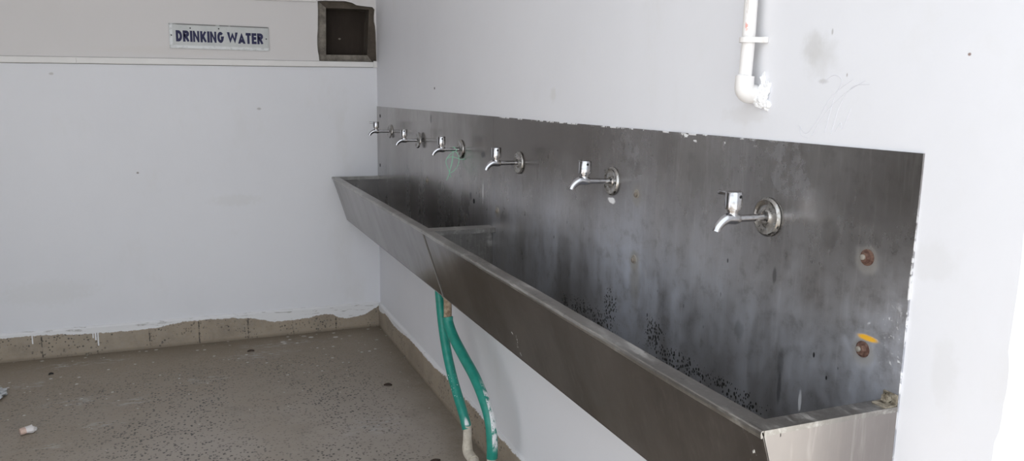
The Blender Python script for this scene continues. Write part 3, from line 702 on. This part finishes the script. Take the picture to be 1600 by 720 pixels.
# green thread tangled on the third tap
bm = bmesh.new(); ty, tz = -1.539, 1.177
def th(pts, r=.0015): tube(bm, spline([(x, ty+y, tz+z) for x, y, z in pts], 6), r, 6)
th([(-.030, .004, .008), (-.024, -.009, 0), (-.032, 0, -.0075), (-.040, .008, .002), (-.036, 0, .0085), (-.030, -.006, .003)])
th([(-.036, 0, -.007), (-.040, .0, -.03), (-.045, 0, -.06), (-.052, .0, -.085), (-.055, 0, -.100), (-.062, 0, -.118), (-.066, 0, -.125)], .0013)
th([(-.036, 0, -.007), (-.058, .0, -.028), (-.068, 0, -.048), (-.062, 0, -.070), (-.053, 0, -.092), (-.05, 0, -.080), (-.042, 0, -.055), (-.038, 0, -.025)])
th([(-.030, 0, -.006), (-.020, -.01, -.020), (-.012, 0, -.045), (-.020, 0, -.070), (-.036, 0, -.088), (-.050, 0, -.096)])
th([(-.066, 0, -.038), (-.045, 0, -.030), (-.018, -.006, -.037), (-.008, -.02, -.040), (-.006, -.05, -.036)])
th([(-.053, 0, -.096), (-.049, .006, -.105), (-.047, .0, -.112)])
o = link('thread', bm, M['thread'], smooth=True); tag(o, 'loose green thread hanging in loops from the third tap', 'thread')

# ------------------------------------------------------------------ white pipe above the near sink
pr = empty('water_pipe', (-.021, -3.332, 1.40)); PO = Vector(pr.location)
tag(pr, 'white painted plastic pipe coming down the wall into an elbow above the near sink', 'pipe')
LP = lambda nm, bm, m, par=pr, **k: link(nm, shift(bm, PO), m, par, **k)
PX, PY = -.024, -3.332
bm = bmesh.new(); tube(bm, [(PX-.006, PY, 1.432), (PX-.003, PY, 1.50), (PX, PY, 1.8), (PX, PY, ZC)], .0125, 28); LP('pipe', bm, M['pipe'], smooth=True)
EX = PX-.006
bm = bmesh.new(); tube(bm, [(EX+.0006, PY, 1.4415), (EX+.0004, PY, 1.441), (EX, PY, 1.428)]+[(EX+.014-.014*math.cos(a), PY, 1.421-.014*math.sin(a)) for a in [i*PI/2/8 for i in range(9)]]+[(-.002, PY, 1.407)], [.0125, .0178]+[.0182]*11, 28)
LP('elbow', bm, M['pipe'], smooth=True)
# saddle clip
bm = bmesh.new(); R = []
for i in range(17):
    a = PI*i/16; R.append((-math.sin(a)*.0150, math.cos(a)*.0150))
pth = [(-PX-.003, .034)]+[(-PX-.003, .0165)]+[(x if abs(x) > .001 else 0, y) for x, y in R]+[(-PX-.003, -.0165)]+[(-PX-.003, -.024)]
rows = [[bm.verts.new((PX-.0035+x*k2, PY+y*(1 if i in (0, len(pth)-1) else k2), z)) for i, (x, y) in enumerate(pth)] for z, k2 in ((1.504, 1), (1.504, 1.12), (1.514, 1.12), (1.514, 1))]
for i in range(len(pth)-1):
    for k in range(4): bm.faces.new((rows[k][i], rows[k][i+1], rows[(k+1) % 4][i+1], rows[(k+1) % 4][i]))
for i in (0, len(pth)-1): bm.faces.new([rows[k][i] for k in range(4)])
cl = LP('pipe_clip', bm, M['pipe'])
bm = bmesh.new(); box(bm, (-.010, PY-.026, 1.5035), (-.0005, PY-.013, 1.5145)); LP('clip_foot', bm, M['pipe'], cl, bevel=.001)
bm = boxm((-.010, PY+.013, 1.5035), (-.0005, PY+.036, 1.5145)); LP('clip_foot', bm, M['pipe'], cl, bevel=.001)
# rough plaster where it enters the wall
bm = bmesh.new(); bmesh.ops.create_icosphere(bm, subdivisions=5, radius=1)
for v in bm.verts:
    n = v.co.copy(); k = 1+.30*mnoise.noise(n*2.2)+.12*mnoise.noise(n*6)
    v.co = Vector((-.003+n.x*.0125*k, PY-.017+n.y*.020*k, 1.402+n.z*.021*k))
LP('plaster_collar', bm, M['plaster'])
for (y, z, ry, rz, sd_) in ((-.020, 1.432, .006, .016, 3), (-.034, 1.418, .007, .013, 6), (-.036, 1.386, .008, .009, 8)):
    bm = bmesh.new(); bmesh.ops.create_icosphere(bm, subdivisions=4, radius=1)
    for v in bm.verts:
        n = v.co.copy(); k = 1+.5*mnoise.noise(n*1.8+Vector((sd_, 0, 0)))+.1*mnoise.noise(n*5+Vector((0, sd_, 0)))
        v.co = Vector((-.001+n.x*.006*k, PY+y+n.y*ry*k, z+n.z*rz*k))
    LP('plaster_splash', bm, M['plaster'])

# ------------------------------------------------------------------ hoses and waste pipe
def hose(name, ctrl, r, mat, label, ring=True):
    root = empty(name, ctrl[-1]); O = Vector(ctrl[-1]); tag(root, label, 'hose', 'green drain hoses under the sinks')
    bm = bmesh.new(); pts = spline(ctrl, 8); tube(bm, pts, r, 24, cap=False); tube(bm, pts[::-1], r-.003, 24, cap=False)
    # close the two cut ends
    link('hose_tube', shift(bm, O), mat, root, smooth=True); return root
hose('drain_hose', [(-.135, -1.662, .652), (-.136, -1.675, .60), (-.138, -1.718, .50), (-.138, -1.770, .41), (-.135, -1.828, .33), (-.130, -1.890, .262), (-.125, -1.945, .205), (-.120, -1.965, .165)], .0185, M['hoseA'],
     'straighter green hose with a white paint drip, ending in the elbow of the beige pipe')
hb = hose('drain_hose', [(-.158, -1.846, .570), (-.157, -1.853, .545), (-.150, -1.900, .500), (-.140, -1.990, .452), (-.132, -2.085, .408), (-.126, -2.160, .355), (-.121, -2.208, .295), (-.118, -2.222, .22), (-.117, -2.22, .165)], .0195, M['hoseB'],
     'bowed green hose smeared with white paint, pushed over the brown pipe stub')
so = Vector((-.158, -1.846, .654)); stb = empty('drain_stub', so); tag(stb, 'short brown stained pipe stub between the sink bottom and green hose', 'pipe')
bm = bmesh.new(); tube(bm, [(-.158, -1.846, .654), (-.158, -1.846, .60), (-.158, -1.846, .545)], [.0155, .0150, .0148], 24); link('stub_pipe', shift(bm, so), M['stub'], stb, smooth=True)
bm = bmesh.new(); lathe(bm, [(.022, .655), (.022, .648), (.0165, .646), (.0165, .642)], 'z', (-.158, -1.846, 0), 24); link('stub_collar', shift(bm, so), M['stub'], stb, smooth=True)
wp = empty('waste_pipe', (-.118, -2.0, .0)); WO = Vector(wp.location); tag(wp, 'dirty beige plastic waste pipe lying beside the skirting, taking both green hoses', 'pipe')
bm = bmesh.new(); cx = -.119; r = .0165
PZ = .072
tube(bm, [(cx, -1.966, .180), (cx, -1.966, .125)]+[(cx, -1.966-.021+.021*math.cos(a), PZ+.021-.021*math.sin(a)) for a in [i*PI/2/8 for i in range(9)]]+[(cx, -2.04, PZ)], [.0155, .0165]+[.0195]*9+[.0195], 24)
link('elbow', shift(bm, WO), M['beige'], wp, smooth=True)
bm = bmesh.new(); tube(bm, [(cx, -2.005, PZ), (cx, -2.5, .055), (cx, -3.4, .022)], r, 24); link('pipe', shift(bm, WO), M['beige'], wp, smooth=True)
bm = bmesh.new(); tube(bm, [(cx, -2.185, .066), (cx, -2.255, .0635)], .0205, 24); tube(bm, [(cx, -2.22, .065), (cx, -2.22, .12), (cx, -2.22, .185)], [.0195, .0165, .0155], 24); link('tee', shift(bm, WO), M['beige'], wp, smooth=True)

# ------------------------------------------------------------------ litter on the floor
def crumple(bm, c, r, seed, amp=.35, sub=3, flatz=None):
    b2 = bmesh.new(); bmesh.ops.create_icosphere(b2, subdivisions=sub, radius=1)
    for v in b2.verts:
        n = v.co.copy(); k = 1+amp*mnoise.noise(n*2.1+Vector((seed, 0, 0)))+amp*.6*mnoise.noise(n*5+Vector((0, seed, 0)))
        p = Vector((c[0]+n.x*r[0]*k, c[1]+n.y*r[1]*k, c[2]+n.z*r[2]*k)); p.z = max(p.z, .0012); v.co = p
    me = bpy.data.meshes.new('x'); b2.to_mesh(me); b2.free(); bm.from_mesh(me); bpy.data.meshes.remove(me)
pc = empty('paper_cup', (-1.706, -1.03, 0)); tag(pc, 'small crumpled white paper cup with a pinkish end lying on the floor', 'litter'); CO = Vector(pc.location)
# squashed cup: tapered shell with a dented wall, open at its right-hand mouth
bm = bmesh.new(); n, m = 28, 9; ax = Vector((.93, .36, .05)).normalized(); c0 = Vector((-1.728, -1.037, .0145)); U = Vector((-ax.y, ax.x, 0)).normalized(); W = ax.cross(U)
if W.z < 0: W = -W
rings = []
for i in range(m+1):
    s = i/m; ra = .0155+.0055*s; ring = []
    for k in range(n):
        a = 2*PI*k/n; q = 1+.20*mnoise.noise(Vector((math.cos(a)*1.6, math.sin(a)*1.6, s*3)))
        p = c0+ax*(.046*s)+U*(ra*1.15*q*math.cos(a))+W*(ra*.72*q*math.sin(a)); p.z = max(p.z, .0012); ring.append(bm.verts.new(p))
    rings.append(ring)
for i in range(m):
    for k in range(n):
        f = bm.faces.new((rings[i][k], rings[i][(k+1) % n], rings[i+1][(k+1) % n], rings[i+1][k])); f.material_index = 1 if i < 4 else 0
f = bm.faces.new(rings[0][::-1]); f.material_index = 1
inn = [bm.verts.new(v.co*1.0+(c0+ax*.046-v.co)*.10) for v in rings[-1]]
deep = [bm.verts.new(v.co+(c0+ax*.046-v.co)*.35-ax*.010) for v in rings[-1]]
for k in range(n): bm.faces.new((rings[-1][k], rings[-1][(k+1) % n], inn[(k+1) % n], inn[k])); bm.faces.new((inn[k], inn[(k+1) % n], deep[(k+1) % n], deep[k]))
bm.faces.new(deep); link('cup_wall', shift(bm, CO), [M['cup'], M['pink']], pc, smooth=True)
bm = bmesh.new(); crumple(bm, (-1.690, -1.022, .013), (.020, .014, .012), 4, .3); link('torn_flap', shift(bm, CO), M['cup'], pc, smooth=True)
bm = bmesh.new(); crumple(bm, (-1.915, -.545, .016), (.045, .060, .017), 9, .45); crumple(bm, (-1.90, -.50, .009), (.03, .05, .010), 2, .5)
o = link('plastic_bag', bm, M['film'], smooth=True); tag(o, 'scrap of pale grey plastic bag lying on the terrazzo beside the end wall', 'litter')
def scrap(name, c, l, w, rot, mat, label):
    bm = bmesh.new(); n = 8; top = []; bot = []
    for i in range(n+1):
        t = i/n; ww = w*math.sin(PI*min(.97, max(.03, t)))**.7; z = .0035+.006*math.sin(PI*t)*.6; a = Vector((l*(t-.5), 0, z))
        for s, L_ in ((1, top), (-1, bot)):
            p = Vector((a.x, s*ww/2, z+(.002 if s > 0 else 0))); p = Matrix.Rotation(rot, 3, 'Z') @ p; L_.append(bm.verts.new((c[0]+p.x, c[1]+p.y, p.z)))
    for i in range(n): bm.faces.new((top[i], top[i+1], bot[i+1], bot[i]))
    g = bmesh.ops.extrude_face_region(bm, geom=bm.faces[:])
    for v in g['geom']:
        if isinstance(v, bmesh.types.BMVert): v.co.z -= .003
    o = link(name, bm, mat); tag(o, label, 'litter', 'dark scraps on the floor'); return o
scrap('leaf_scrap', (-1.719, -.286), .022, .016, .3, M['blackleaf'], 'tiny black scrap on the floor nearest the plastic bag')
scrap('leaf_scrap', (-.773, -.249), .036, .016, .05, M['leaf'], 'narrow dark brown leaf scrap on floor near end wall skirting')
scrap('leaf_scrap', (-.194, -1.003), .040, .022, -.35, M['leaf'], 'dark brown leaf scrap on floor beside the skirting under the sinks')
scrap('leaf_scrap', (-.215, -1.86), .05, .02, .2, M['leaf'], 'dark brown leaf scrap on floor beside the green hoses')

# ------------------------------------------------------------------ light
w = bpy.data.worlds.new('sky'); SC.world = w; w.use_nodes = True
bg = w.node_tree.nodes['Background']; bg.inputs[0].default_value = (.88, .94, 1.0, 1); bg.inputs[1].default_value = 1.35
sd = bpy.data.lights.new('sun', 'SUN'); sd.energy = 6.0; sd.angle = math.radians(.6); sd.color = (1, .95, .88)
so_ = bpy.data.objects.new('sun', sd); COL.objects.link(so_)
to_sun = Vector((.90, -.42, 1.05)).normalized(); so_.rotation_euler = (-to_sun).to_track_quat('-Z', 'Y').to_euler(); so_.location = to_sun*12

# ------------------------------------------------------------------ camera
cam = bpy.data.cameras.new('camera'); co = bpy.data.objects.new('camera', cam); COL.objects.link(co)
cam.sensor_fit = 'HORIZONTAL'; cam.sensor_width = 36; cam.lens = 1232.5249/1600*36; cam.clip_start = .02
yaw, pitch, roll = .3900, -.1708, .0141
YAW, PIT, ROL = yaw, pitch, roll
f = Vector((math.sin(YAW)*math.cos(PIT), math.cos(YAW)*math.cos(PIT), math.sin(PIT))); r = Vector((math.cos(YAW), -math.sin(YAW), 0)); u = r.cross(f)
r2 = r*math.cos(ROL)+u*math.sin(ROL); u2 = -r*math.sin(ROL)+u*math.cos(ROL)
co.matrix_world = Matrix(((r2.x, u2.x, -f.x, -1.0321), (r2.y, u2.y, -f.y, -4.5986), (r2.z, u2.z, -f.z, 1.4), (0, 0, 0, 1)))
SC.camera = co
vs_ = SC.view_settings; vs_.view_transform = 'Standard'; vs_.look = 'None'; vs_.gamma = 1; vs_.use_curve_mapping = False; vs_.exposure = 0.64
